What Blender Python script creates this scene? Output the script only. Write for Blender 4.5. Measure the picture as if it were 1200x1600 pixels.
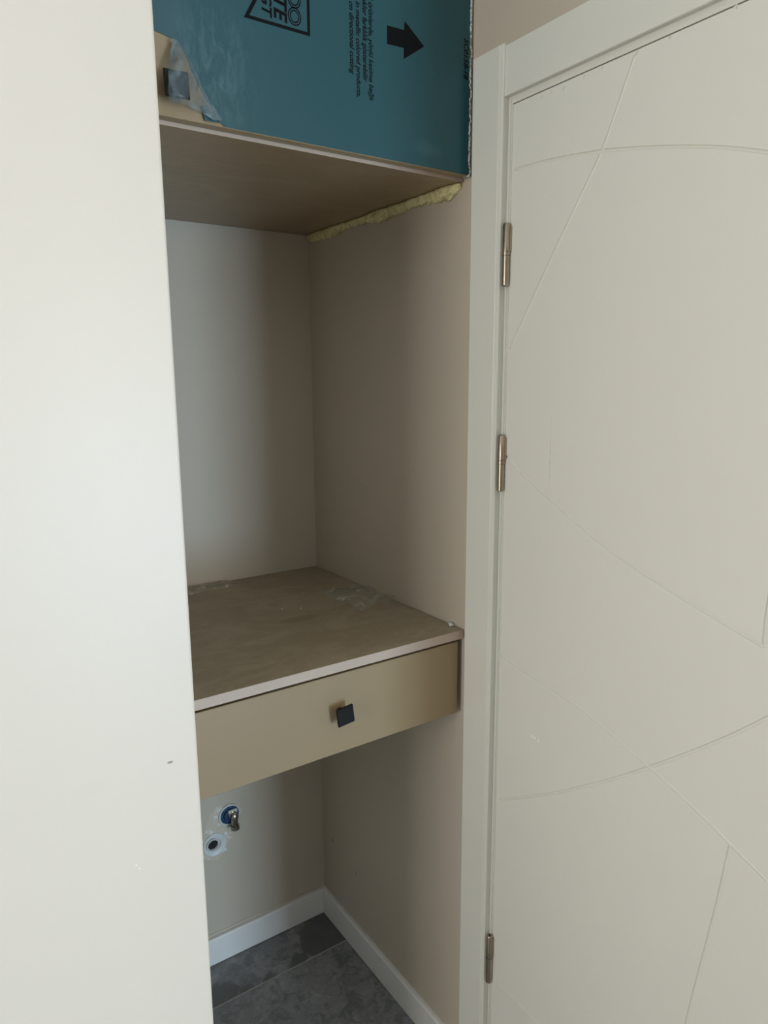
import bpy, bmesh, math, random
from mathutils import Vector, Matrix, noise

# ------------------------------------------------------------------ scene, camera, light
scene = bpy.context.scene
col = scene.collection
for o in list(bpy.data.objects):
    bpy.data.objects.remove(o)

F_PX = 1113.26
YAW, PITCH, ROLL = 0.5977, -0.1869, -0.0068
CAM = Vector((-0.9241, -1.0646, 1.5983))
fwd = Vector((math.sin(YAW)*math.cos(PITCH), math.cos(YAW)*math.cos(PITCH), math.sin(PITCH)))
r0 = Vector((math.cos(YAW), -math.sin(YAW), 0))
u0 = r0.cross(fwd)
rt = math.cos(ROLL)*r0 + math.sin(ROLL)*u0
up = -math.sin(ROLL)*r0 + math.cos(ROLL)*u0
cd = bpy.data.cameras.new('camera')
cam = bpy.data.objects.new('camera', cd)
col.objects.link(cam)
cam.matrix_world = Matrix((( rt.x, up.x, -fwd.x, CAM.x), (rt.y, up.y, -fwd.y, CAM.y),
                           (rt.z, up.z, -fwd.z, CAM.z), (0, 0, 0, 1)))
cd.sensor_fit = 'VERTICAL'
cd.sensor_height = 24.0
cd.lens = F_PX/1600*24.0
cd.clip_start = 0.01
scene.camera = cam

world = bpy.data.worlds.new('world')
scene.world = world
world.use_nodes = True
world.node_tree.nodes['Background'].inputs[0].default_value = (0.75, 0.85, 1, 1)
world.node_tree.nodes['Background'].inputs[1].default_value = 0.3

def area(name, loc, rot, sx, sy, power, color):
    l = bpy.data.lights.new(name, 'AREA')
    l.shape = 'RECTANGLE'; l.size = sx; l.size_y = sy; l.energy = power; l.color = color
    o = bpy.data.objects.new(name, l); col.objects.link(o)
    o.location = loc; o.rotation_euler = rot
    return o
# daylight entering the tall balcony window (front wall); the strip and side lights are added
R90 = (math.radians(90), 0, 0)
area('added_strip_light_low', (.45, -4.62, .62), R90, .50, 1.1, 96, (0.40, 0.71, 1.0))  # invented source, brightens the left part of the niche back wall
area('added_strip_light_high', (.45, -4.62, 1.75), R90, .50, 1.1, 36, (1.0, 0.84, 0.70))  # warm upper half of the same invented strip
area('balcony_daylight_low', (1.75, -4.62, .62), R90, 1.7, 1.1, 44, (0.98, 0.97, 0.97))
area('balcony_daylight_high', (1.75, -4.62, 1.75), R90, 1.7, 1.1, 9, (1.0, 0.9, 0.76))
area('added_side_fill', (-3.12, -.85, 1.55), (0, math.radians(-90), 0), 1.3, 1.0, 35, (1.0, 0.98, 0.95))  # added fill that lifts the door and casing

vs = scene.view_settings
vs.view_transform = 'Standard'; vs.look = 'None'; vs.gamma = 1; vs.exposure = 0.06
vs.use_curve_mapping = False

# ------------------------------------------------------------------ photo pixel -> point on an axis plane
def un(px, py, ax, val):
    d = (px-600)/F_PX*rt - (py-800)/F_PX*up + fwd
    k = (val-CAM[ax])/d[ax]
    return CAM + k*d

# ------------------------------------------------------------------ measured dimensions (metres)
D = 0.628          # niche depth
W = 0.600          # niche width
YL = -0.083        # face of left wall
HS = 1.0853        # worktop height
HU = 1.9541        # underside of wall cabinet
HB = 0.081         # baseboard height
H = 2.70           # ceiling

# ------------------------------------------------------------------ materials
def srgb(r, g, b):
    f = lambda c: (c/255/12.92) if c/255 <= 0.04045 else ((c/255+0.055)/1.055)**2.4
    return (f(r), f(g), f(b), 1)

class M:
    def __init__(s, name, color, rough=0.5, metal=0.0, spec=0.5):
        s.m = bpy.data.materials.new(name); s.m.use_nodes = True
        s.t = s.m.node_tree; s.n = s.t.nodes; s.l = s.t.links
        s.b = s.n['Principled BSDF']
        s.b.inputs['Base Color'].default_value = color
        s.b.inputs['Roughness'].default_value = rough
        s.b.inputs['Metallic'].default_value = metal
        s.b.inputs['Specular IOR Level'].default_value = spec
        s.pos = s.n.new('ShaderNodeNewGeometry').outputs['Position']
        s.color = None
    def _set(s, inp, v):
        if hasattr(v, 'is_output') or hasattr(v, 'links'): s.l.new(v, inp)
        else: inp.default_value = v
    def math(s, op, a, b=0.0, clamp=False):
        n = s.n.new('ShaderNodeMath'); n.operation = op; n.use_clamp = clamp
        s._set(n.inputs[0], a); s._set(n.inputs[1], b); return n.outputs[0]
    def noise(s, scale, detail=4, rough=0.5, stretch=(1, 1, 1), dist=0.0):
        mp = s.n.new('ShaderNodeMapping'); mp.inputs['Scale'].default_value = stretch
        s.l.new(s.pos, mp.inputs[0])
        n = s.n.new('ShaderNodeTexNoise'); n.inputs['Scale'].default_value = scale
        n.inputs['Detail'].default_value = detail; n.inputs['Roughness'].default_value = rough
        n.inputs['Distortion'].default_value = dist
        s.l.new(mp.outputs[0], n.inputs['Vector']); return n.outputs['Fac']
    def ramp(s, f, a, b):
        n = s.n.new('ShaderNodeMapRange'); n.interpolation_type = 'SMOOTHSTEP'
        s._set(n.inputs[0], f); n.inputs[1].default_value = a; n.inputs[2].default_value = b
        return n.outputs[0]
    def spot(s, c, rad, soft, wob=0.0, wscale=30, squash=(1, 1, 1)):
        # 1 inside a blob round the world point c
        v = s.n.new('ShaderNodeVectorMath'); v.operation = 'SUBTRACT'
        s.l.new(s.pos, v.inputs[0]); v.inputs[1].default_value = c
        k = s.n.new('ShaderNodeVectorMath'); k.operation = 'MULTIPLY'
        s.l.new(v.outputs[0], k.inputs[0]); k.inputs[1].default_value = squash
        ln = s.n.new('ShaderNodeVectorMath'); ln.operation = 'LENGTH'
        s.l.new(k.outputs[0], ln.inputs[0])
        d = ln.outputs['Value']
        if wob:
            d = s.math('ADD', d, s.math('MULTIPLY', s.math('SUBTRACT', s.noise(wscale, 5), 0.5), wob))
        return s.math('SUBTRACT', 1.0, s.ramp(d, rad-soft, rad+soft))
    def mixc(s, fac, c2):
        n = s.n.new('ShaderNodeMix'); n.data_type = 'RGBA'
        s._set(n.inputs[0], fac)
        if s.color is None: n.inputs[6].default_value = s.b.inputs['Base Color'].default_value
        else: s.l.new(s.color, n.inputs[6])
        n.inputs[7].default_value = c2
        s.color = n.outputs[2]; s.l.new(s.color, s.b.inputs['Base Color']); return s
    def bump(s, h, strength=0.2, dist=0.002):
        n = s.n.new('ShaderNodeBump'); n.inputs['Strength'].default_value = strength
        n.inputs['Distance'].default_value = dist
        s.l.new(h, n.inputs['Height'])
        s.l.new(n.outputs[0], s.b.inputs['Normal']); return s
    def alpha(s, v): s._set(s.b.inputs['Alpha'], v); return s

def shade(c, k): return (c[0]*k, c[1]*k, c[2]*k, 1)

WALLC = srgb(195, 184, 167)
wall_paint = M('wall_paint', WALLC, 0.55, spec=0.35)
wall_paint.mixc(wall_paint.math('MULTIPLY', wall_paint.noise(3.0, 5), 0.25), shade(WALLC, 0.9))
for p, r in ((un(520, 1313, 0, 0), .0035), (un(556, 1365, 0, 0), .003), (un(660, 1123, 0, 0), .004), (un(530, 1262, 0, 0), .0015)):
    wall_paint.mixc(wall_paint.spot(p, r, r*.5, r*1.2, 150), srgb(110, 98, 84))
wall_paint.bump(wall_paint.noise(160, 3), 0.08, 0.001)
left_paint = M('satin_wall_paint', srgb(224, 214, 200), 0.42, spec=0.4)
left_paint.mixc(left_paint.math('MULTIPLY', left_paint.noise(2.2, 4), 0.2), srgb(217, 205, 189))
left_paint.mixc(left_paint.spot(un(266, 1191, 1, YL), .0028, .001, .003, 200, (0.7, 1, 1.5)), srgb(146, 140, 130))
for p in ((213, 1352), (218, 1357)):
    left_paint.mixc(left_paint.spot(un(p[0], p[1], 1, YL), .0013, .0007, .002, 300), srgb(242, 240, 234))
left_paint.bump(left_paint.noise(90, 4), 0.06, 0.001)
ceil_paint = M('ceiling_paint', srgb(238, 236, 232), 0.7)
ceil_paint.mixc(ceil_paint.math('MULTIPLY', ceil_paint.noise(4), .1), srgb(225, 222, 216))
door_white = M('door_white', srgb(226, 224, 214), 0.45, spec=0.4)
door_white.mixc(door_white.math('MULTIPLY', door_white.noise(4, 4), 0.2), srgb(218, 214, 204))
door_white.mixc(door_white.spot(un(860, 715, 0, 0), .0012, .0006, .002, 120, (1, 1, .018)), srgb(204, 201, 190))
for p in ((836, 1153), (842, 1157), (832, 1150)):
    door_white.mixc(door_white.spot(un(p[0], p[1], 0, 0), .0025, .001, .003, 200), srgb(246, 244, 238))
door_white.bump(door_white.noise(220, 3), 0.05, 0.0008)
trim_white = M('trim_white', srgb(222, 221, 211), 0.4, spec=0.4)
trim_white.mixc(trim_white.math('MULTIPLY', trim_white.noise(6, 4), 0.2), srgb(214, 212, 200))
base_white = M('baseboard_white', srgb(232, 231, 228), 0.35)
base_white.mixc(base_white.math('MULTIPLY', base_white.noise(9, 4), 0.25), srgb(215, 212, 205))

TILE = srgb(128, 129, 131)
tile_m = M('grey_stone_tile', TILE, 0.5)
tile_m.mixc(tile_m.ramp(tile_m.noise(7, 8, .65, dist=.6), .42, .68), srgb(150, 151, 152))
tile_m.mixc(tile_m.math('MULTIPLY', tile_m.ramp(tile_m.noise(34, 6, .7), .5, .75), .5), srgb(168, 169, 170))
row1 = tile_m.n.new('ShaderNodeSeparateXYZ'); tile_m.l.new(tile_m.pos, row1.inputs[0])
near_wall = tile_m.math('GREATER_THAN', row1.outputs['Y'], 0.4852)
tile_m.mixc(tile_m.math('MULTIPLY', tile_m.ramp(tile_m.noise(22, 9, .75, dist=1.0), .46, .6), .7), srgb(100, 101, 102))
tile_m.mixc(tile_m.math('MULTIPLY', tile_m.ramp(tile_m.noise(75, 6, .75), .54, .66), .45), srgb(172, 173, 174))
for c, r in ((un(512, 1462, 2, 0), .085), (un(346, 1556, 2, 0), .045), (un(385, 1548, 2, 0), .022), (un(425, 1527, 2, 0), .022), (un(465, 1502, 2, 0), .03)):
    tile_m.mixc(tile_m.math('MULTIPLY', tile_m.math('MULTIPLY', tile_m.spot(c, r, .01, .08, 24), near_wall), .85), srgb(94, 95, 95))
tile_m.bump(tile_m.noise(60, 5), 0.1, 0.001)
grout_m = M('grout', srgb(205, 203, 198), 0.85)
grout_m.mixc(grout_m.noise(40), srgb(190, 187, 180))

BEIGE = srgb(150, 130, 99)
beige = M('beige_laminate', BEIGE, 0.42)
beige.mixc(beige.math('MULTIPLY', beige.noise(5, 3), .2), shade(BEIGE, .92))
beige.bump(beige.noise(260, 2), 0.04, 0.0006)
dusty = M('dusty_worktop_laminate', srgb(150, 136, 112), 0.5)
dusty.mixc(dusty.math('MULTIPLY', dusty.ramp(dusty.noise(6.5, 7, .62, (1, 1.6, 1), 1.2), .42, .62), .6), srgb(168, 154, 131))
dusty.mixc(dusty.math('MULTIPLY', dusty.ramp(dusty.noise(34, 7, .7, (1, 2.2, 1)), .52, .72), .45), srgb(178, 166, 145))
dusty.mixc(dusty.math('MULTIPLY', dusty.spot(un(470, 966, 2, HS), .045, .01, .05, 18, (1, 2.4, 1)), .5), srgb(128, 114, 90))
dusty.bump(dusty.noise(40, 6), 0.12, 0.001)
under = M('cabinet_underside_film', srgb(146, 124, 96), 0.32)
under.mixc(under.math('MULTIPLY', under.ramp(under.noise(9, 6, .6, (1, 1.8, 1), .8), .45, .7), .35), srgb(168, 148, 120))
under.bump(under.noise(11, 5, .55, (1, 2, 1), 1.0), 0.25, 0.004)
edge_m = M('pink_beige_edge_band', srgb(186, 168, 152), 0.45)
edge_m.mixc(edge_m.math('MULTIPLY', edge_m.noise(30, 3), .25), srgb(178, 158, 143))
edge_m.bump(edge_m.noise(200), .05, .0005)
dark_in = M('cabinet_inside', srgb(150, 138, 118), 0.6)
dark_in.mixc(dark_in.noise(8), srgb(140, 128, 110))

FILM = srgb(32, 80, 87)
film_m = M('blue_protective_film', FILM, 0.36, spec=0.45)
film_m.mixc(film_m.math('MULTIPLY', film_m.noise(3, 3), .3), srgb(32, 74, 84))
cP = un(330, 110, 1, 0)
hz = film_m.spot(cP, .055, .045, .05, 14, (1, 1, .75))
film_m.mixc(film_m.math('MULTIPLY', film_m.math('MULTIPLY', hz, film_m.ramp(film_m.noise(40, 7, .68, (1.5, 1, .55), .5), .4, .72)), .6), srgb(96, 124, 132))
film_m.mixc(film_m.math('MULTIPLY', film_m.spot(un(262, 28, 1, 0), .03, .025, .03, 20), .35), srgb(72, 100, 108))
film_m.mixc(film_m.math('MULTIPLY', film_m.spot(un(665, 232, 1, 0), .028, .015, .04, 30, (1, 1, 2.5)), .28), srgb(72, 108, 116))
film_m.bump(film_m.noise(14, 4, .5, (1.4, 1, .8)), 0.12, 0.003)
loose_m = M('loose_translucent_film', srgb(128, 146, 150), 0.25, spec=0.5)
loose_m.alpha(loose_m.math('ADD', .15, loose_m.math('MULTIPLY', loose_m.ramp(loose_m.noise(34, 6, .65, (1.5, 1, .8), .6), .42, .72), .55)))
loose_m.bump(loose_m.noise(60, 5), 0.4, 0.003)
black_print = M('black_print', srgb(5, 6, 9), 0.6, spec=0.15)
black_print.mixc(black_print.math('MULTIPLY', black_print.noise(50), .2), srgb(9, 11, 15))
knob_m = M('black_knob_metal', srgb(7, 7, 8), 0.42, spec=0.25)
knob_m.mixc(knob_m.math('MULTIPLY', knob_m.noise(90), .3), srgb(14, 14, 16))
tear_m = M('torn_film_edge', srgb(206, 208, 202), 0.7)
tear_m.mixc(tear_m.ramp(tear_m.noise(160, 5), .45, .6), srgb(120, 122, 116))
foam_m = M('pu_foam', srgb(226, 216, 164), 0.7)
foam_m.mixc(foam_m.ramp(foam_m.noise(70, 5), .4, .7), srgb(200, 186, 134))
foam_m.bump(foam_m.noise(180, 6), 0.5, 0.003)
clear_m = M('clear_plastic_scrap', srgb(222, 216, 202), 0.1, spec=1.0)
clear_m.alpha(clear_m.math('ADD', .12, clear_m.math('MULTIPLY', clear_m.ramp(clear_m.noise(50, 5), .48, .72), .35)))
clear_m.bump(clear_m.noise(70, 5), 0.5, 0.003)
plaster_m = M('white_plaster', srgb(226, 226, 222), 0.8)
plaster_m.mixc(plaster_m.noise(60), srgb(206, 206, 204)).bump(plaster_m.noise(120, 6), .5, .002)
smear_m = M('plaster_smear', shade(WALLC, 1.06), 0.75)
smear_m.mixc(smear_m.math('MULTIPLY', smear_m.ramp(smear_m.noise(70, 7, .7, dist=.8), .5, .66), .7), srgb(226, 226, 222)).bump(smear_m.noise(90, 6), .5, .002)
chrome_m = M('dull_chrome', srgb(190, 184, 174), 0.22, metal=1.0)
chrome_m.mixc(chrome_m.math('MULTIPLY', chrome_m.noise(120, 5), .5), srgb(120, 112, 104))
hinge_m = M('satin_nickel', srgb(178, 166, 150), 0.3, metal=1.0)
hinge_m.mixc(hinge_m.math('MULTIPLY', hinge_m.noise(90, 4), .4), srgb(140, 128, 112))
blue_m = M('blue_pipe_plastic', srgb(22, 60, 96), 0.45)
blue_m.mixc(blue_m.ramp(blue_m.noise(90, 5), .5, .7), srgb(48, 84, 116))
pipe_m = M('pale_grey_pipe_plastic', srgb(214, 216, 214), 0.35)
pipe_m.mixc(pipe_m.math('MULTIPLY', pipe_m.noise(60), .3), srgb(190, 192, 190))
hole_m = M('pipe_inside', srgb(26, 28, 28), 0.8)
hole_m.mixc(hole_m.noise(40), srgb(14, 15, 15))
frame_m = M('window_frame_white', srgb(235, 235, 232), 0.4)
frame_m.mixc(frame_m.math('MULTIPLY', frame_m.noise(10), .1), srgb(220, 220, 216))

# ------------------------------------------------------------------ mesh helpers
def box(bm, x0, x1, y0, y1, z0, z1):
    v = [bm.verts.new((x, y, z)) for x in (x0, x1) for y in (y0, y1) for z in (z0, z1)]
    for f in ((0, 1, 3, 2), (4, 6, 7, 5), (0, 4, 5, 1), (2, 3, 7, 6), (0, 2, 6, 4), (1, 5, 7, 3)):
        bm.faces.new([v[i] for i in f])

def obj(name, bm, mt, parent=None, smooth=False, bevel=0.0, seg=2):
    bmesh.ops.recalc_face_normals(bm, faces=bm.faces)
    me = bpy.data.meshes.new(name); bm.to_mesh(me); bm.free()
    me.materials.append(mt.m)
    if smooth:
        for p in me.polygons: p.use_smooth = True
    o = bpy.data.objects.new(name, me); col.objects.link(o)
    if parent:
        o.parent = parent
        o.matrix_parent_inverse = Matrix.Translation(-world_loc(parent))
    if bevel:
        b = o.modifiers.new('bevel', 'BEVEL'); b.width = bevel; b.segments = seg; b.limit_method = 'ANGLE'
        b.harden_normals = False
    return o

def world_loc(o):
    v = Vector(o.location)
    p = o.parent
    while p:
        # every parent inverse cancels the parent's location, so the own location is already in world space
        break
    return v

def boxo(name, dims, mt, parent=None, bevel=0.0, seg=2):
    bm = bmesh.new(); box(bm, *dims); return obj(name, bm, mt, parent, bevel=bevel, seg=seg)

def empty(name, loc):
    o = bpy.data.objects.new(name, None); col.objects.link(o)
    o.empty_display_size = .05; o.location = loc
    return o

def tag(o, label, cat, group=None):
    o['label'] = label; o['category'] = cat
    if group: o['group'] = group
    return o

def struct(o, label=None):
    o['kind'] = 'structure'
    if label: o['label'] = label
    return o

def prism(bm, pts, vec):
    """closed polygon (3d points) pushed along vec"""
    a = [bm.verts.new(p) for p in pts]; b = [bm.verts.new(Vector(p)+Vector(vec)) for p in pts]
    n = len(a)
    bm.faces.new(a[::-1]); bm.faces.new(b)
    for i in range(n): bm.faces.new((a[i], a[(i+1) % n], b[(i+1) % n], b[i]))

def lathe(bm, prof, base, axis, seg=28, cap0=True, cap1=True):
    """prof = [(distance along axis, radius)]"""
    ax = Vector(axis).normalized()
    a = ax.orthogonal().normalized(); b = ax.cross(a)
    rings = []
    for t, r in prof:
        rings.append([bm.verts.new(Vector(base)+ax*t+(a*math.cos(q)+b*math.sin(q))*r)
                      for q in [2*math.pi*i/seg for i in range(seg)]])
    for p, q in zip(rings, rings[1:]):
        for i in range(seg): bm.faces.new((p[i], p[(i+1) % seg], q[(i+1) % seg], q[i]))
    if cap0: bm.faces.new(rings[0][::-1])
    if cap1: bm.faces.new(rings[-1])

def smooth_by_angle(o, deg=40):
    me = o.data
    bm = bmesh.new(); bm.from_mesh(me)
    for e in bm.edges:
        e.smooth = len(e.link_faces) == 2 and e.calc_face_angle(0) < math.radians(deg)
    bm.to_mesh(me); bm.free()
    for p in me.polygons: p.use_smooth = True

# ================================================================== the setting
# floor slab with separate tiles
floor = struct(boxo('floor', (-3.0, 3.0, -4.5, 0.75, -0.12, -0.0012), grout_m), 'grey tiled floor')
TW, TD, J = 1.2, 0.6, 0.003
YJ = 0.4852
bm = bmesh.new(); box(bm, J/2, TW-J/2, J/2, TD-J/2, -0.0011, 0.0)
first = None
for j in range(-8, 1):
    y = YJ + j*TD
    for i in range(-3, 3):
        x = i*TW + (0.45 if j % 2 else 0.25)
        cx0, cx1, cy0, cy1 = max(x, -3), min(x+TW, 3), max(y, -4.5), min(y+TD, 0.70)
        if cx1-cx0 < .05 or cy1-cy0 < .05: continue
        full = abs(cx1-cx0-TW) < 1e-6 and abs(cy1-cy0-TD) < 1e-6
        if full and first:
            t = first.copy(); col.objects.link(t)
            t.location = (x, y, 0)
        elif full:
            t = obj('tile', bm, tile_m, floor, bevel=0.0008, seg=1); first = t
            t.location = (x, y, 0)
        else:
            b2 = bmesh.new(); box(b2, J/2, cx1-cx0-J/2, J/2, cy1-cy0-J/2, -0.0011, 0.0)
            t = obj('tile', b2, tile_m, floor, bevel=0.0008, seg=1); t.location = (cx0, cy0, 0)

struct(boxo('ceiling', (-3.0, 3.0, -4.5, 0.75, H, H+.12), ceil_paint), 'white ceiling')
wall_back = struct(boxo('wall_back', (-W, 0.0, D, D+.12, 0, H), wall_paint), 'cream painted back wall of the niche')
struct(boxo('wall_left', (-3.0, -W, YL, D+.12, 0, H), left_paint, bevel=0.004, seg=3), 'smooth white wall face at left ending in a sharp vertical corner')

# right wall with the doorway
DY0, DY1 = -0.106, -0.886       # door leaf edges
DZ = 2.050
bm = bmesh.new()
box(bm, 0, .15, -.035, D+.12, 0, H)
box(bm, 0, .15, -1.06, -.96, 0, H)
box(bm, 0, .15, -.96, -.035, 2.11, H)
struct(obj('wall_right', bm, wall_paint), 'cream painted wall with the white door')
struct(boxo('wall_corner', (.15, 3.0, -1.06, -.94, 0, H), wall_paint), 'cream wall beyond the door')
bm = bmesh.new()
for d in ((-3.0, .20, 0, H), (.70, .9, 0, H), (2.6, 3.0, 0, H), (.20, .70, 2.3, H), (.20, .70, 0, .06), (.9, 2.6, 2.3, H), (.9, 2.6, 0, .06)):
    box(bm, d[0], d[1], -4.62, -4.5, d[2], d[3])
struct(obj('wall_front', bm, wall_paint), 'cream wall with the tall balcony window')
bm = bmesh.new()
for d in ((-4.5, -1.35, 0, H), (-.35, YL, 0, H), (-1.35, -.35, 2.25, H), (-1.35, -.35, 0, .85)):
    box(bm, -3.12, -3.0, d[0], d[1], d[2], d[3])
struct(obj('wall_side', bm, wall_paint), 'cream wall with the added side window')
struct(boxo('wall_end', (3.0, 3.12, -4.5, -1.06, 0, H), wall_paint), 'cream wall at the far right end of the room')

def window(name, axis, plane, a0, a1, z0, z1, label, t=.05, mullion=True):
    e = struct(empty(name, (plane if axis == 0 else (a0+a1)/2, plane if axis == 1 else (a0+a1)/2, z0)), label)
    for k, (p, q, r, s) in enumerate(((a0, a0+t, z0, z1), (a1-t, a1, z0, z1), (a0+t, a1-t, z0, z0+t), (a0+t, a1-t, z1-t, z1),
                                      ((a0+a1)/2-t/2, (a0+a1)/2+t/2, z0+t, z1-t))[:5 if mullion else 4]):
        dm = (p, q, plane-.03, plane+.03, r, s) if axis == 1 else (plane-.03, plane+.03, p, q, r, s)
        boxo('window_frame', dm, frame_m, e, bevel=.003)
window('window_1', 1, -4.55, .9, 2.6, .06, 2.3, 'tall white framed balcony window')
window('added_side_window', 0, -3.05, -1.35, -.35, .85, 2.25, 'added white framed side window for the fill light')  # unseen window, added to hold the side fill

window('added_strip_window', 1, -4.55, .2, .7, .06, 2.3, 'added narrow white framed window for the strip light', .02, False)  # unseen window, made up to hold the strip lights

# baseboards (rounded top edge)
def base_profile_x(y_wall):   # runs along x, stands against plane y=y_wall, faces -y
    return [(y_wall, 0.002), (y_wall-.012, 0.002), (y_wall-.012, HB-.004), (y_wall-.010, HB-.001), (y_wall-.007, HB), (y_wall, HB)]
bm = bmesh.new(); prism(bm, [(-W+.001, p, z) for p, z in base_profile_x(D)], (W-.013, 0, 0))
struct(obj('baseboard_back', bm, base_white), 'white baseboard along the back of the niche')
bm = bmesh.new(); prism(bm, [(p-D, -.015, z) for p, z in base_profile_x(D)], (0, D+.0145, 0))
struct(obj('baseboard_right', bm, base_white), 'white baseboard along the right side of the niche')
bm = bmesh.new(); prism(bm, [(-2.99, p, z) for p, z in base_profile_x(YL)], (2.99-W, 0, 0))
struct(obj('baseboard_left', bm, base_white), 'white baseboard along the left wall')
# thin hand-drawn bead of caulk over the back baseboard
bm = bmesh.new()
prev = None
for i in range(41):
    x = -W+.002+(W-.004)*i/40
    z = HB+.0075+.0016*noise.noise((x*14, 3, 0))
    ring = [bm.verts.new((x, D-.0002-.0022*max(0, math.sin(q)), z+.0022*math.cos(q))) for q in (0, .8, 1.57, 2.3, 3.14)]
    if prev:
        for a in range(4): bm.faces.new((prev[a], prev[a+1], ring[a+1], ring[a]))
    prev = ring
obj('caulk_bead', bm, wall_paint, wall_back, smooth=True)

# ------------------------------------------------------------------ door casing and frame
trim = struct(empty('trim_1', (0, -.5, 0)), 'white door casing and frame')
CY0, CY1, CZ = -.0155, -.0937, 2.1456
def cas_prof(a0, a1, s):      # (distance across, proud) from outer edge a0 to inner edge a1
    return [(a0, 0), (a0, .0125), (a0+s*.0015, .014), (a1-s*.011, .014), (a1-s*.009, .0128), (a1-s*.0065, .0128),
            (a1-s*.005, .015), (a1-s*.002, .0145), (a1, .012), (a1, 0)]
bm = bmesh.new(); prism(bm, [(-p, y, 0) for y, p in cas_prof(CY0, CY1, -1)], (0, 0, CZ)); obj('side_casing', bm, trim_white, trim)
bm = bmesh.new(); prism(bm, [(-p, y, 0) for y, p in cas_prof(-.976, -.898, 1)], (0, 0, CZ)); obj('side_casing', bm, trim_white, trim)
bm = bmesh.new(); prism(bm, [(-p+.001, CY1, z) for z, p in ((CZ-.003, 0.001), (CZ-.003, .0105), (2.0655, .0105), (2.0645, .0095), (2.0645, 0.001))], (0, -.804, 0))
obj('head_casing', bm, trim_white, trim)
bm = bmesh.new()
box(bm, .0005, .13, DY0+.0022, -.036, 0, 2.10)
box(bm, .045, .13, DY0-.015, DY0+.0022, 0, DZ-.012)
obj('frame_jamb', bm, trim_white, trim)
bm = bmesh.new()
box(bm, .0005, .13, -.958, DY1-.0025, 0, 2.10)
box(bm, .045, .13, DY1-.0025, DY1+.015, 0, DZ-.012)
obj('frame_jamb', bm, trim_white, trim)
bm = bmesh.new()
box(bm, .0005, .13, DY1-.0025, DY0+.0022, DZ+.0028, 2.10)
box(bm, .045, .13, DY1-.0025, DY0+.0022, DZ-.012, DZ+.0028)
obj('frame_head', bm, trim_white, trim)
bm = bmesh.new(); prism(bm, [(0.0004, -.0972, 0), (-.0022, -.0980, 0), (-.0022, -.1005, 0), (.0004, -.1015, 0)], (0, 0, 2.062))
obj('frame_bead', bm, trim_white, trim)

# ------------------------------------------------------------------ door leaf with routed curved grooves
XD = -0.001
GROOVES = [
 [(992, 86), (968, 157), (940, 236), (905, 311), (870, 385), (834, 463), (797, 545)],
 [(804, 266), (840, 255), (880, 246), (940, 236), (1000, 231), (1064, 229), (1124, 230), (1198, 238), (1290, 256)],
 [(789, 711), (820, 744), (863, 783), (924, 837), (989, 885), (1066, 935), (1142, 981), (1192, 1010)],
 [(1193, 1012), (1197, 968), (1210, 885), (1233, 775), (1262, 665)],
 [(782, 1024), (820, 1050), (872, 1083), (920, 1118), (964, 1156), (1014, 1199), (1072, 1251), (1140, 1318), (1200, 1379), (1270, 1455)],
 [(782, 1249), (820, 1246), (872, 1238), (920, 1227), (968, 1214), (1014, 1199), (1080, 1175), (1140, 1150), (1200, 1121), (1280, 1078)],
 [(1140, 1322), (1124, 1396), (1106, 1468), (1088, 1536), (1072, 1600), (1050, 1700)],
 [(776, 1534), (804, 1562), (838, 1598), (880, 1650)],
]
def catmull(p, n=6):
    q = [p[0]*2-p[1]]+p+[p[-1]*2-p[-2]]
    out = []
    for i in range(1, len(q)-2):
        for k in range(n):
            t = k/n
            out.append(.5*((2*q[i])+(q[i+1]-q[i-1])*t+(2*q[i-1]-5*q[i]+4*q[i+1]-q[i+2])*t*t+(3*q[i]-q[i-1]-3*q[i+1]+q[i+2])*t**3))
    return out+[q[-2]]
door = struct(boxo('door_1', (XD, .041, DY1, DY0, .006, DZ), door_white), 'white flush door with routed curved grooves')
cutters = []
for gi, g in enumerate(GROOVES):
    pts = catmull([un(px, py, 0, XD) for px, py in g])
    if gi in (1, 3, 4, 5, 6, 7):        # run on to the edge of the leaf
        bend = (pts[-1]-pts[-7]).normalized()-(pts[-7]-pts[-13]).normalized() if len(pts) > 13 else Vector()
        d = (pts[-1]-pts[-4]).normalized()
        while DY1-.01 < pts[-1].y < DY0 and -.01 < pts[-1].z < DZ+.01:
            d = (d+bend*.35).normalized(); pts.append(pts[-1]+d*.02)
            if len(pts) > 160: break
    r = .0025
    bm = bmesh.new(); rings = []
    for i, p in enumerate(pts):
        d = (pts[min(i+1, len(pts)-1)]-pts[max(i-1, 0)]).normalized()
        s = d.cross(Vector((1, 0, 0))).normalized()
        dx = .0003 + gi*.00003
        prof = [(-1.25, -.004), (1.25, -.004), (1.0, dx), (.62, .0019), (0, .0027), (-.62, .0019), (-1.0, dx)]
        rings.append([bm.verts.new(p + s*(a*r) + Vector((b, 0, 0))) for a, b in prof])
    n = len(rings[0])
    for a, b in zip(rings, rings[1:]):
        for k in range(n): bm.faces.new((a[k], a[(k+1) % n], b[(k+1) % n], b[k]))
    bm.faces.new(rings[0][::-1]); bm.faces.new(rings[-1])
    c = obj('groove_cutter', bm, door_white); cutters.append(c)
for c in cutters:
    md = door.modifiers.new('groove', 'BOOLEAN'); md.operation = 'DIFFERENCE'; md.solver = 'EXACT'; md.object = c
dg = bpy.context.evaluated_depsgraph_get(); dg.update()
new_me = bpy.data.meshes.new_from_object(door.evaluated_get(dg))
door.modifiers.clear()
door.data = new_me
if len(door.data.materials) == 0: door.data.materials.append(door_white.m)
for c in cutters:
    me = c.data; bpy.data.objects.remove(c); bpy.data.meshes.remove(me)

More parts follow.
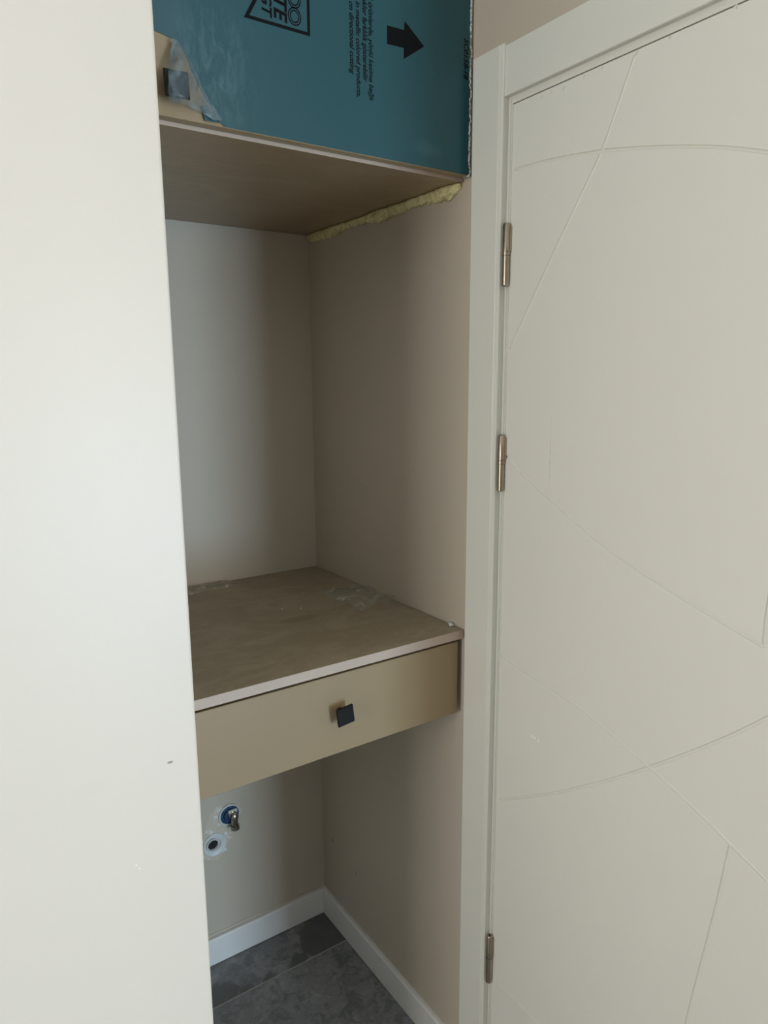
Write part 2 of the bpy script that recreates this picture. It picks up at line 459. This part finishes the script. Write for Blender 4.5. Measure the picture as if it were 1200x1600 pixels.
# chipped paint along the top edge of the door
rnd = random.Random(4)
for px, py, s in ((847, 152, 5), (861, 146, 4), (880, 139, 5), (912, 120, 5), (941, 106, 4), (994, 83, 5), (1046, 59, 4), (1150, 11, 5)):
    p = un(px, py, 0, XD)
    k = s*.0005
    bm = bmesh.new()
    prism(bm, [(XD+.001, p.y+k, p.z+k*.5), (XD+.001, p.y-k*1.2, p.z+k*.9), (XD+.001, p.y-k*.2, p.z-k*.9)], (-.0022, 0, 0))
    obj('paint_flake', bm, trim_white, door)

def hinge(z0, z1, rcap):
    yh, xh, R = -.1035, -.0075, .0066
    zm = z0+(z1-z0)*.49
    bm = bmesh.new()
    lathe(bm, [(0, .0072), (.006, .0072)], (xh, yh, zm), (0, 0, 1), 24)
    box(bm, -.0060, .001, yh-.0076, yh-.001, zm+.006, z1-.006)
    h = obj('hinge', bm, hinge_m, door); smooth_by_angle(h)
    h['label'] = 'satin nickel barrel hinge'
    bm = bmesh.new(); lathe(bm, [(0, .0052), (.0015, R), (zm-z0-.0006, R)], (xh, yh, z0), (0, 0, 1), 24)
    smooth_by_angle(obj('lower_barrel', bm, hinge_m, h))
    bm = bmesh.new(); lathe(bm, [(.0006, R), (z1-zm-.008, R), (z1-zm-.0065, .0054)], (xh, yh, zm+.006), (0, 0, 1), 24)
    smooth_by_angle(obj('upper_barrel', bm, hinge_m, h))
    bm = bmesh.new(); lathe(bm, [(0, .0022), (.0006, .0022)], (xh, yh, z1-.0004), (0, 0, 1), 14)
    obj('pin_end', bm, hole_m, h)
for z0, z1 in ((1.7545, 1.8605), (1.3885, 1.4935), (.327, .441)):
    hinge(z0, z1, 0)

# ================================================================== wall cabinet
cab = tag(empty('wall_cabinet', (-.3, .3, HU)), 'wall cabinet with blue film on its door, high above the worktop', 'cabinet')
P = .018
YC = .0205                 # carcass front
CT = H-.02
boxo('bottom_panel', (-W+.002, -.002, YC+.001, D-.002, HU, HU+P), under, cab)
boxo('edge_band', (-W+.002, -.002, YC, YC+.001, HU, HU+P), edge_m, cab)
boxo('side_panel', (-W+.002, -W+.002+P, YC, D-.002, HU+P, CT-P), dark_in, cab)
boxo('side_panel', (-.002-P, -.002, YC, D-.002, HU+P, CT-P), dark_in, cab)
boxo('top_panel', (-W+.002, -.002, YC, D-.002, CT-P, CT), dark_in, cab)
boxo('back_panel', (-W+.002+P, -.002-P, D-.010, D-.003, HU+P, CT-P), dark_in, cab)
DZ0 = 1.9594
DX0, DX1 = -.588, un(734, 272, 1, 0).x
cdoor = boxo('cabinet_door', (DX0, DX1, .0006, .0186, DZ0, CT-.003), beige, cab, bevel=.0006, seg=1)
cdoor['label'] = 'beige door under blue printed protective film'
YF = -.0004               # outside of the film
# film outline: the lower left corner is peeled away
peel = [un(px, py, 1, 0) for px, py in ((246, 50), (254, 53), (263, 58), (272, 61), (283, 72), (292, 90), (300, 112), (308, 128), (318, 148), (328, 165), (337, 182), (349, 199))]
ZTOP = CT-.01
cols = [(DX0+.0006, peel[0].z+.003)] + [(p.x, p.z) for p in peel[:-1]] + [(peel[-1].x, DZ0+.0012)]
x_end = DX1-.0035
cols += [(cols[-1][0]+(x_end-cols[-1][0])*t, DZ0+.0012) for t in (.25, .5, .75, 1.0)]
bm = bmesh.new(); prev = None
for x, z in cols:
    ring = [bm.verts.new(v) for v in ((x, YF, z), (x, YF, ZTOP), (x, YF+.0009, ZTOP), (x, YF+.0009, z))]
    if prev:
        for k in range(4): bm.faces.new((prev[k], prev[(k+1) % 4], ring[(k+1) % 4], ring[k]))
    else: bm.faces.new(ring[::-1])
    prev = ring
bm.faces.new(prev)
fo = obj('protective_film', bm, film_m, cdoor); fo['label'] = 'blue protective film peeled at its lower left corner'
# scrap of film left at the very corner
sc = [un(px, py, 1, 0) for px, py in ((314, 166), (322, 166), (332, 178), (345, 193), (319, 189), (316, 178))]
bm = bmesh.new(); prism(bm, [(p.x, -.003, max(p.z, DZ0+.001)) for p in sc], (0, .0006, 0)); obj('film_remnant', bm, film_m, cdoor)
# loose translucent flap hanging over the knob
rows = [(62, 262, 276), (72, 266, 284), (84, 262, 291), (96, 260, 297), (108, 259, 303), (120, 258, 309), (132, 258, 314), (144, 258, 320), (156, 260, 326), (163, 262, 330), (168, 285, 334), (180, 318, 342), (190, 332, 350)]
rows2 = []
for a, b in zip(rows, rows[1:]):
    for k in range(3):
        t = k/3; rows2.append([a[i]+(b[i]-a[i])*t for i in range(3)])
rows2.append(rows[-1])
bm = bmesh.new(); grid = []
NC = 16
for (py, xa, xb) in rows2:
    r = []
    for k in range(NC+1):
        u = k/NC
        px = xa+(xb-xa)*u
        kn = max(0, 1-abs(px-276)/36)*max(0, 1-abs(py-130)/62)
        kn = min(1, kn*2.0)
        depth = .0035+.0265*kn*(1-u**4)
        p = un(px, py, 1, -depth*.6)
        p.y = -depth - .0035*(noise.noise(Vector((p.x*70, 0, p.z*45)))+1)*(1-u**3) - .002*noise.noise(Vector((p.x*220, 3, p.z*160)))
        p.y = min(p.y, -.0012)
        p.z += .0015*noise.noise(Vector((px*.2, py*.2, 4)))
        r.append(bm.verts.new(p))
    grid.append(r)
for a, b in zip(grid, grid[1:]):
    for k in range(NC): bm.faces.new((a[k], a[k+1], b[k+1], b[k]))
fl = obj('film_flap', bm, loose_m, cdoor, smooth=True); fl['label'] = 'crumpled translucent film flap over the knob'
sm = fl.modifiers.new('thick', 'SOLIDIFY'); sm.thickness = .0002

def square_knob(parent, cx, cz, yface, ang, s=.0342, proud=.0245):
    bm = bmesh.new()
    lathe(bm, [(0, .0075), (.004, .006), (proud-.005, .006), (proud-.004, .0085)], (cx, yface, cz), (0, -1, 0), 20)
    h = s/2
    m = Matrix.Rotation(ang, 3, 'Y')
    def sq(y, k): return [Vector((cx, y, cz))+m @ Vector((a*h*k, 0, b*h*k)) for a, b in ((-1, -1), (1, -1), (1, 1), (-1, 1))]
    levels = [(yface-proud+.006, .93), (yface-proud+.005, 1), (yface-proud+.001, 1), (yface-proud, .965)]
    vs_ = [[bm.verts.new(p) for p in sq(y, k)] for y, k in levels]
    bm.faces.new(vs_[0]); bm.faces.new(vs_[-1][::-1])
    for a, b in zip(vs_, vs_[1:]):
        for i in range(4): bm.faces.new((a[i], a[(i+1) % 4], b[(i+1) % 4], b[i]))
    o = obj('knob', bm, knob_m, parent); o['label'] = 'square black knob'
    return o
square_knob(cdoor, -.5535, 1.9958, .0006, math.radians(-1.5))

# ragged whitish edge of torn film and glue on the door's right edge
bm = bmesh.new(); prev = None
N = 260
for i in range(N+1):
    z = DZ0-.001+(CT-.03-DZ0)*i/N
    a = DX1-.0052+.0022*noise.noise(Vector((1, 5, z*150)))+.0016*noise.noise(Vector((9, 5, z*420)))
    b = DX1+.0008+.0012*noise.noise(Vector((4, 2, z*170)))+.0012*noise.noise(Vector((14, 2, z*500)))
    if noise.noise(Vector((3, 3, z*46))) > .28: a, b = b-.0012, b
    y = -.0016-.0012*abs(noise.noise(Vector((2, 8, z*200))))
    ring = [bm.verts.new(v) for v in ((a, .0002, z), ((a+b)/2, y, z), (b, -.0004, z), (b, .012, z), (a, .012, z))]
    if prev:
        for k in range(5): bm.faces.new((prev[k], prev[(k+1) % 5], ring[(k+1) % 5], ring[k]))
    else: bm.faces.new(ring[::-1])
    prev = ring
bm.faces.new(prev)
te = obj('torn_edge', bm, tear_m, cdoor); te['label'] = 'ragged white torn film edge'

# ---- print on the film
YP = YF-.00012
def printed(name, polys, label=None):
    bm = bmesh.new()
    for pts in polys: prism(bm, [(x, YP, z) for x, z in pts], (0, .0001, 0))
    o = obj(name, bm, black_print, cdoor)
    if label: o['label'] = label
    return o
def pxz(px, py): p = un(px, py, 1, 0); return (p.x, p.z)
printed('printed_arrow', [[pxz(*p) for p in ((604.5, 39.5), (604.5, 68.7), (630.8, 75.2), (630.5, 92.5), (662.5, 72.8), (632, 32.8), (631, 47.2))]], 'solid black arrow pointing right')
# logo outline: slanted panel shape, open upwards beyond the picture
ax_, az_ = pxz(380.5, 26.5); bx_, bz_ = pxz(484.5, 57.5)
zb = (az_+bz_)/2
sl = (pxz(398, 0)[0]-pxz(384, 27)[0])/(pxz(398, 0)[1]-pxz(384, 27)[1])
tz = .16; w_ = .0048
printed('printed_logo_outline', [
    [(ax_, zb), (bx_, zb), (bx_, zb+w_), (ax_+sl*w_, zb+w_)],
    [(bx_-w_, zb+w_), (bx_, zb+w_), (bx_, zb+tz), (bx_-w_, zb+tz)],
    [(ax_+sl*w_, zb+w_), (ax_+sl*w_+w_*1.3, zb+w_), (ax_+sl*tz+w_*1.3, zb+tz), (ax_+sl*tz, zb+tz)]], 'black slanted logo outline')
def ring_polys(cx, cz, r0_, r1_, n=36, a0=0, a1=2*math.pi, sz=1.15):
    out = []
    for i in range(n):
        p, q = a0+(a1-a0)*i/n, a0+(a1-a0)*(i+1)/n
        out.append([(cx+r0_*math.cos(p), cz+sz*r0_*math.sin(p)), (cx+r1_*math.cos(p), cz+sz*r1_*math.sin(p)),
                    (cx+r1_*math.cos(q), cz+sz*r1_*math.sin(q)), (cx+r0_*math.cos(q), cz+sz*r0_*math.sin(q))])
    return out
gx, gz = pxz(460, 26)
pol = []
for dz_ in (0, .0235):
    for a, b in ((.0094, .0112), (.0062, .0080)): pol += ring_polys(gx, gz+dz_, a, b)
printed('printed_logo_loops', pol, 'black double-line figure-eight logo')

def text_mesh(name, s, size, end, label=None, shear=0.22, off=0.026, target=None, sub=None):
    """lettering that runs downwards (rotated clockwise); end = (x of baseline, z of the last letter's end)"""
    def mk(string, sz):
        c = bpy.data.curves.new(name, 'FONT'); c.body = string; c.size = sz; c.shear = shear; c.offset = off*sz
        c.align_x = 'RIGHT'; c.resolution_u = 3
        o = bpy.data.objects.new(name, c); col.objects.link(o)
        dg = bpy.context.evaluated_depsgraph_get(); dg.update()
        me = bpy.data.meshes.new_from_object(o.evaluated_get(dg))
        bpy.data.objects.remove(o); bpy.data.curves.remove(c)
        return me
    if target:
        me = mk(sub or s, 1.0)
        xs = [v.co.x for v in me.vertices]; size = target/(max(xs)-min(xs))
        bpy.data.meshes.remove(me)
    me = mk(s, size)
    mx = max(v.co.x for v in me.vertices)
    for v in me.vertices:
        x, y = v.co.x, v.co.y
        v.co = (end[0]+y, YP, end[1]-(x-mx))
    me.name = name
    me.materials.clear(); me.materials.append(black_print.m)
    me.update()
    o = bpy.data.objects.new(name, me); col.objects.link(o); o.parent = cdoor
    o.matrix_parent_inverse = Matrix.Translation(-world_loc(cdoor))
    if label: o['label'] = label
    return size
x1 = pxz(579, 125)[0]
sz = text_mesh('printed_text', 'li ürünlerde, yönlü kesime bağlı', 1, (pxz(577, 157)[0], pxz(579, 157)[1]), 'small black lettering', target=pxz(579, 4)[1]-pxz(579, 157)[1], sub='ürünlerde, yönlü kesime bağlı')
text_mesh('printed_text', 'renkler farklılık gösterebilir', sz, (pxz(567.5, 128)[0], pxz(570, 128)[1]))
text_mesh('printed_text', 'ary in metallic colored products,', sz, (pxz(557.5, 152)[0], pxz(560, 152)[1]))
text_mesh('printed_text', 'ding on directional cutting', sz, (pxz(547, 116)[0], pxz(549, 116)[1]))
text_mesh('printed_code', 'SC0158-18', 1, (pxz(724.3, 122)[0], pxz(729, 125)[1]), 'black product code lettering', target=pxz(727, 60)[1]-pxz(730, 125)[1])
s_l = text_mesh('printed_logo_text', 'LITE', .03, (pxz(428.5, 30)[0], pxz(436, 33.5)[1]), 'bold black logo lettering', shear=.18, off=.03)
text_mesh('printed_logo_text', 'GT', .0225, (pxz(409.5, 27)[0], pxz(416, 26.8)[1]), None, shear=.18, off=.03)

# ================================================================== foam bead along the cabinet and the right wall
bm = bmesh.new(); prev = None
N = 150; K = 9
keys = [(.025, .006), (.04, .016), (.06, .022), (.10, .019), (.16, .015), (.24, .018), (.29, .022), (.36, .014), (.42, .012), (.50, .021), (.56, .016), (.60, .018), (.622, .010)]
def foam_r(y):
    for (a, ra), (b, rb) in zip(keys, keys[1:]):
        if y <= b: return ra+(rb-ra)*max(0, (y-a)/(b-a))
    return keys[-1][1]
for i in range(N+1):
    y = .026+(D-.002-.026)*i/N
    rr = foam_r(y)
    ring = [bm.verts.new((-.0005, y, HU-.0008))]
    for k in range(K+1):
        a = k/K*math.pi/2            # from the underside (towards -x) to the wall (downwards)
        lump = 1+.30*noise.noise(Vector((k*.45, y*75, 1)))+.22*noise.noise(Vector((k*1.1, y*190, 6)))
        rx = rr*(.62+.2*noise.noise(Vector((0, y*60, 9))))*lump; rz = rr*lump
        drip = .004*max(0, noise.noise(Vector((7, y*120, 2))))*math.sin(a)
        ring.append(bm.verts.new((-.0006-rx*math.cos(a)**.8 if k < K else -.0006, y, HU-.001-(rz*math.sin(a)**.8 if k else 0)-drip)))
    n = len(ring)
    if prev:
        for k in range(n): bm.faces.new((prev[k], prev[(k+1) % n], ring[(k+1) % n], ring[k]))
    else: bm.faces.new(ring)
    prev = ring
bm.faces.new(prev[::-1])
fb = obj('foam_bead', bm, foam_m, smooth=True)
tag(fb, 'lumpy pale yellow expanding foam bead between wall cabinet underside and right wall', 'foam')

# ================================================================== worktop and drawer unit
wt = tag(empty('worktop', (-.3, .3, HS-P)), 'dusty beige worktop panel with pinkish front edge, across the niche', 'worktop')
boxo('panel', (-W+.001, -.003, .001, D-.001, HS-P, HS), dusty, wt, bevel=.0006, seg=1)
boxo('edge_band', (-W+.001, -.003, 0.0, .001, HS-P, HS), edge_m, wt)

du = tag(empty('drawer_unit', (-.3, .3, .905)), 'beige drawer unit with black square knob, hung under the worktop', 'drawer unit')
ZT, ZB = 1.0612, .9045
boxo('side_panel', (-W+.002, -W+.002+P, .024, .55, .915, HS-P-.0003), beige, du)
boxo('side_panel', (-.002-P, -.002, .024, .55, .915, HS-P-.0003), beige, du)
boxo('back_panel', (-W+.002+P, -.002-P, .53, .548, .915, HS-P-.0003), dark_in, du)
dr = boxo('drawer_front', (-.5865, -.0138, .004, .0215, ZB, ZT), beige, du, bevel=.0007, seg=1)
boxo('drawer_box', (-.565, -.035, .0216, .50, .925, 1.045), dark_in, du)
square_knob(dr, -.3001, .9881, .004, math.radians(-6.5))

# ---- crumpled clear plastic scraps, crumbs
def scrap(name, c, sx, sy, seed, h, label, rot=0.0, lean=None):
    bm = bmesh.new(); n = 22; g = []
    for i in range(n+1):
        r = []
        for j in range(n+1):
            u, v = i/n*2-1, j/n*2-1
            k = 1+.28*noise.noise(Vector((u*1.7, v*1.7, seed)))
            x, y = u*sx*k, v*sy*k
            edge = max(abs(u), abs(v))
            z = h*(.35+.9*abs(noise.noise(Vector((u*2.1, v*2.1, seed+3))))+.35*noise.noise(Vector((u*6, v*6, seed+7))))*(1-edge**3*.85)
            ca, sa = math.cos(rot), math.sin(rot)
            X, Y = c[0]+x*ca-y*sa, c[1]+x*sa+y*ca
            Z = c[2]+max(.0004, z)
            if lean:
                ax, lim = lean
                if ax == 0 and X > lim: Z += (X-lim)*.8; X = lim-.0004-.001*abs(noise.noise(Vector((u*5, v*5, 1))))
                if ax == 1 and Y > lim: Z += (Y-lim)*.8; Y = lim-.0004-.001*abs(noise.noise(Vector((u*5, v*5, 1))))
            r.append(bm.verts.new((X, Y, Z)))
        g.append(r)
    for a, b in zip(g, g[1:]):
        for k in range(n): bm.faces.new((a[k], a[k+1], b[k+1], b[k]))
    o = obj(name, bm, clear_m, smooth=True)
    s = o.modifiers.new('thick', 'SOLIDIFY'); s.thickness = .00015
    return tag(o, label, 'plastic scrap')
scrap('plastic_scrap', (-.055, .325, HS), .058, .085, 2.0, .013, 'clear crumpled plastic scrap on the worktop against the right wall', .1, (0, 0.0))
scrap('plastic_scrap', (-.335, .598, HS), .075, .03, 11.0, .012, 'strip of clear crumpled plastic on the worktop along the back wall', .03, (1, D))

def crumb(c, r, seed, label, sq=(1, 1, .6)):
    bm = bmesh.new(); bmesh.ops.create_icosphere(bm, subdivisions=2, radius=r)
    for v in bm.verts:
        k = 1+.45*noise.noise(v.co/r*1.3+Vector((seed, 0, 0)))
        v.co = Vector((v.co.x*sq[0], v.co.y*sq[1], v.co.z*sq[2]))*k
    mz = min(v.co.z for v in bm.verts)
    for v in bm.verts: v.co += Vector((c[0], c[1], c[2]-mz+.0001))
    return tag(obj('plaster_crumb', bm, plaster_m), label, 'crumb')
crumb((-.0085, .034, HS), .0055, 3, 'white plaster crumb at the front right corner of the worktop', (1, 1.3, .6))
p = un(440, 952, 2, HS); crumb((p.x, p.y, HS), .0018, 8, 'tiny pale plaster crumb near the middle of the worktop, left one of two')
p = un(470, 951, 2, HS); crumb((p.x, p.y, HS), .0017, 5, 'tiny pale plaster crumb near the middle of the worktop, right one of two')

# ================================================================== water valve and drain in the back wall
def blob_patch(name, pts, th, mt, parent, seed=0):
    bm = bmesh.new()
    n = len(pts)
    c = sum((Vector(p) for p in pts), Vector())/n
    outer = [bm.verts.new((p[0], D-.0001, p[2])) for p in pts]
    mid = [bm.verts.new(((p[0]*.78+c.x*.22), D-th*(.7+.5*noise.noise(Vector((i*1.3, seed, 0)))), p[2]*.78+c.z*.22)) for i, p in enumerate(pts)]
    ce = bm.verts.new((c.x, D-th, c.z))
    for i in range(n):
        j = (i+1) % n
        bm.faces.new((outer[i], outer[j], mid[j], mid[i])); bm.faces.new((mid[i], mid[j], ce))
    return obj(name, bm, mt, parent, smooth=True)
vc = un(358, 1272, 1, D)
dc = un(335, 1319, 1, D)
rnd = random.Random(9)
def round_pts(c, rx, rz, n=26, j=.25, seed=0):
    return [(c.x+math.cos(q)*rx*(1+j*noise.noise(Vector((math.cos(q)*1.8, math.sin(q)*1.8, seed)))), D,
             c.z+math.sin(q)*rz*(1+j*noise.noise(Vector((math.cos(q)*1.8, math.sin(q)*1.8, seed+9))))) for q in [2*math.pi*i/n for i in range(n)]]
blob_patch('plaster_patch', round_pts(un(349, 1285, 1, D), .045, .052, j=.5, seed=2), .0008, smear_m, wall_back, 1)
blob_patch('plaster_patch', round_pts(un(335, 1319, 1, D), .042, .045, j=.35, seed=5), .0009, smear_m, wall_back, 2)
for px, py, s in ((341, 1267, .006), (336, 1277, .005), (345, 1264, .004), (330, 1301, .006), (350, 1328, .007), (353, 1303, .006), (322, 1300, .005), (361, 1308, .004)):
    blob_patch('plaster_dab', round_pts(un(px, py, 1, D), s, s*1.2, 14, .6, px), .0022, plaster_m, wall_back, px)

val = tag(empty('angle_valve', (vc.x, D, vc.z)), 'chrome angle valve in a blue pipe socket under the drawer', 'valve')
bm = bmesh.new()
lathe(bm, [(0, .0305), (.004, .0305), (.005, .0285), (.0045, .0265), (-.0005, .0262)], (vc.x, D-.0003, vc.z), (0, -1, 0), 36, True, False)
o = obj('socket_rim', bm, pipe_m, val); smooth_by_angle(o)
bm = bmesh.new(); lathe(bm, [(0, .0262), (.0016, .0262), (.0026, .018), (.009, .017), (.0095, .0125)], (vc.x, D-.0008, vc.z), (0, -1, 0), 32)
o = obj('pipe_socket', bm, blue_m, val); smooth_by_angle(o); o['label'] = 'blue plastic pipe socket'
bm = bmesh.new(); box(bm, vc.x-.006, vc.x+.019, D-.0135, D-.006, vc.z-.002, vc.z+.017)
o = obj('gasket', bm, pipe_m, val, bevel=.002); o['label'] = 'pale grey gasket plate'
bm = bmesh.new()
lathe(bm, [(0, .0125), (.005, .0125), (.006, .0105), (.016, .0105), (.0185, .008), (.0195, .003)], (vc.x+.006, D-.011, vc.z+.002), (0, -1, 0), 24)
smooth_by_angle(obj('valve_body', bm, chrome_m, val))
bm = bmesh.new()
lathe(bm, [(0, .0098), (.024, .0092), (.026, .0080)], (vc.x+.006, D-.0215, vc.z+.002), (0.03, 0, -1), 22)
smooth_by_angle(obj('outlet_spout', bm, chrome_m, val))
bm = bmesh.new()
lathe(bm, [(0, .0105), (.001, .0125), (.011, .0125), (.0125, .0105), (.0127, .0080), (.004, .0075)], (vc.x+.0068, D-.0215, vc.z-.0235), (0.03, 0, -1), 8)
obj('outlet_nut', bm, chrome_m, val)

dp = tag(empty('drain_pipe', (dc.x, D, dc.z)), 'round pale drain outlet with a dark opening, low on the back wall beside the valve', 'drain')
bm = bmesh.new()
lathe(bm, [(0, .033), (.003, .033), (.0042, .0315), (.0042, .0300), (.0022, .0270), (.0022, .0175)], (dc.x, D-.0006, dc.z), (0, -1, 0), 40, True, False)
o = obj('flange', bm, pipe_m, dp); smooth_by_angle(o)
c2 = un(331.5, 1318.5, 1, D)
bm = bmesh.new()
lathe(bm, [(0, .0180), (.006, .0180), (.007, .0170), (.007, .0150), (.006, .0143), (.0005, .0136)], (c2.x, D-.0020, c2.z), (0, -1, 0), 36, True, False)
o = obj('pipe_stub', bm, pipe_m, dp); smooth_by_angle(o)
bm = bmesh.new(); lathe(bm, [(0, .0138), (.0004, .0138)], (c2.x, D-.0026, c2.z), (0, -1, 0), 30); obj('opening', bm, hole_m, dp)
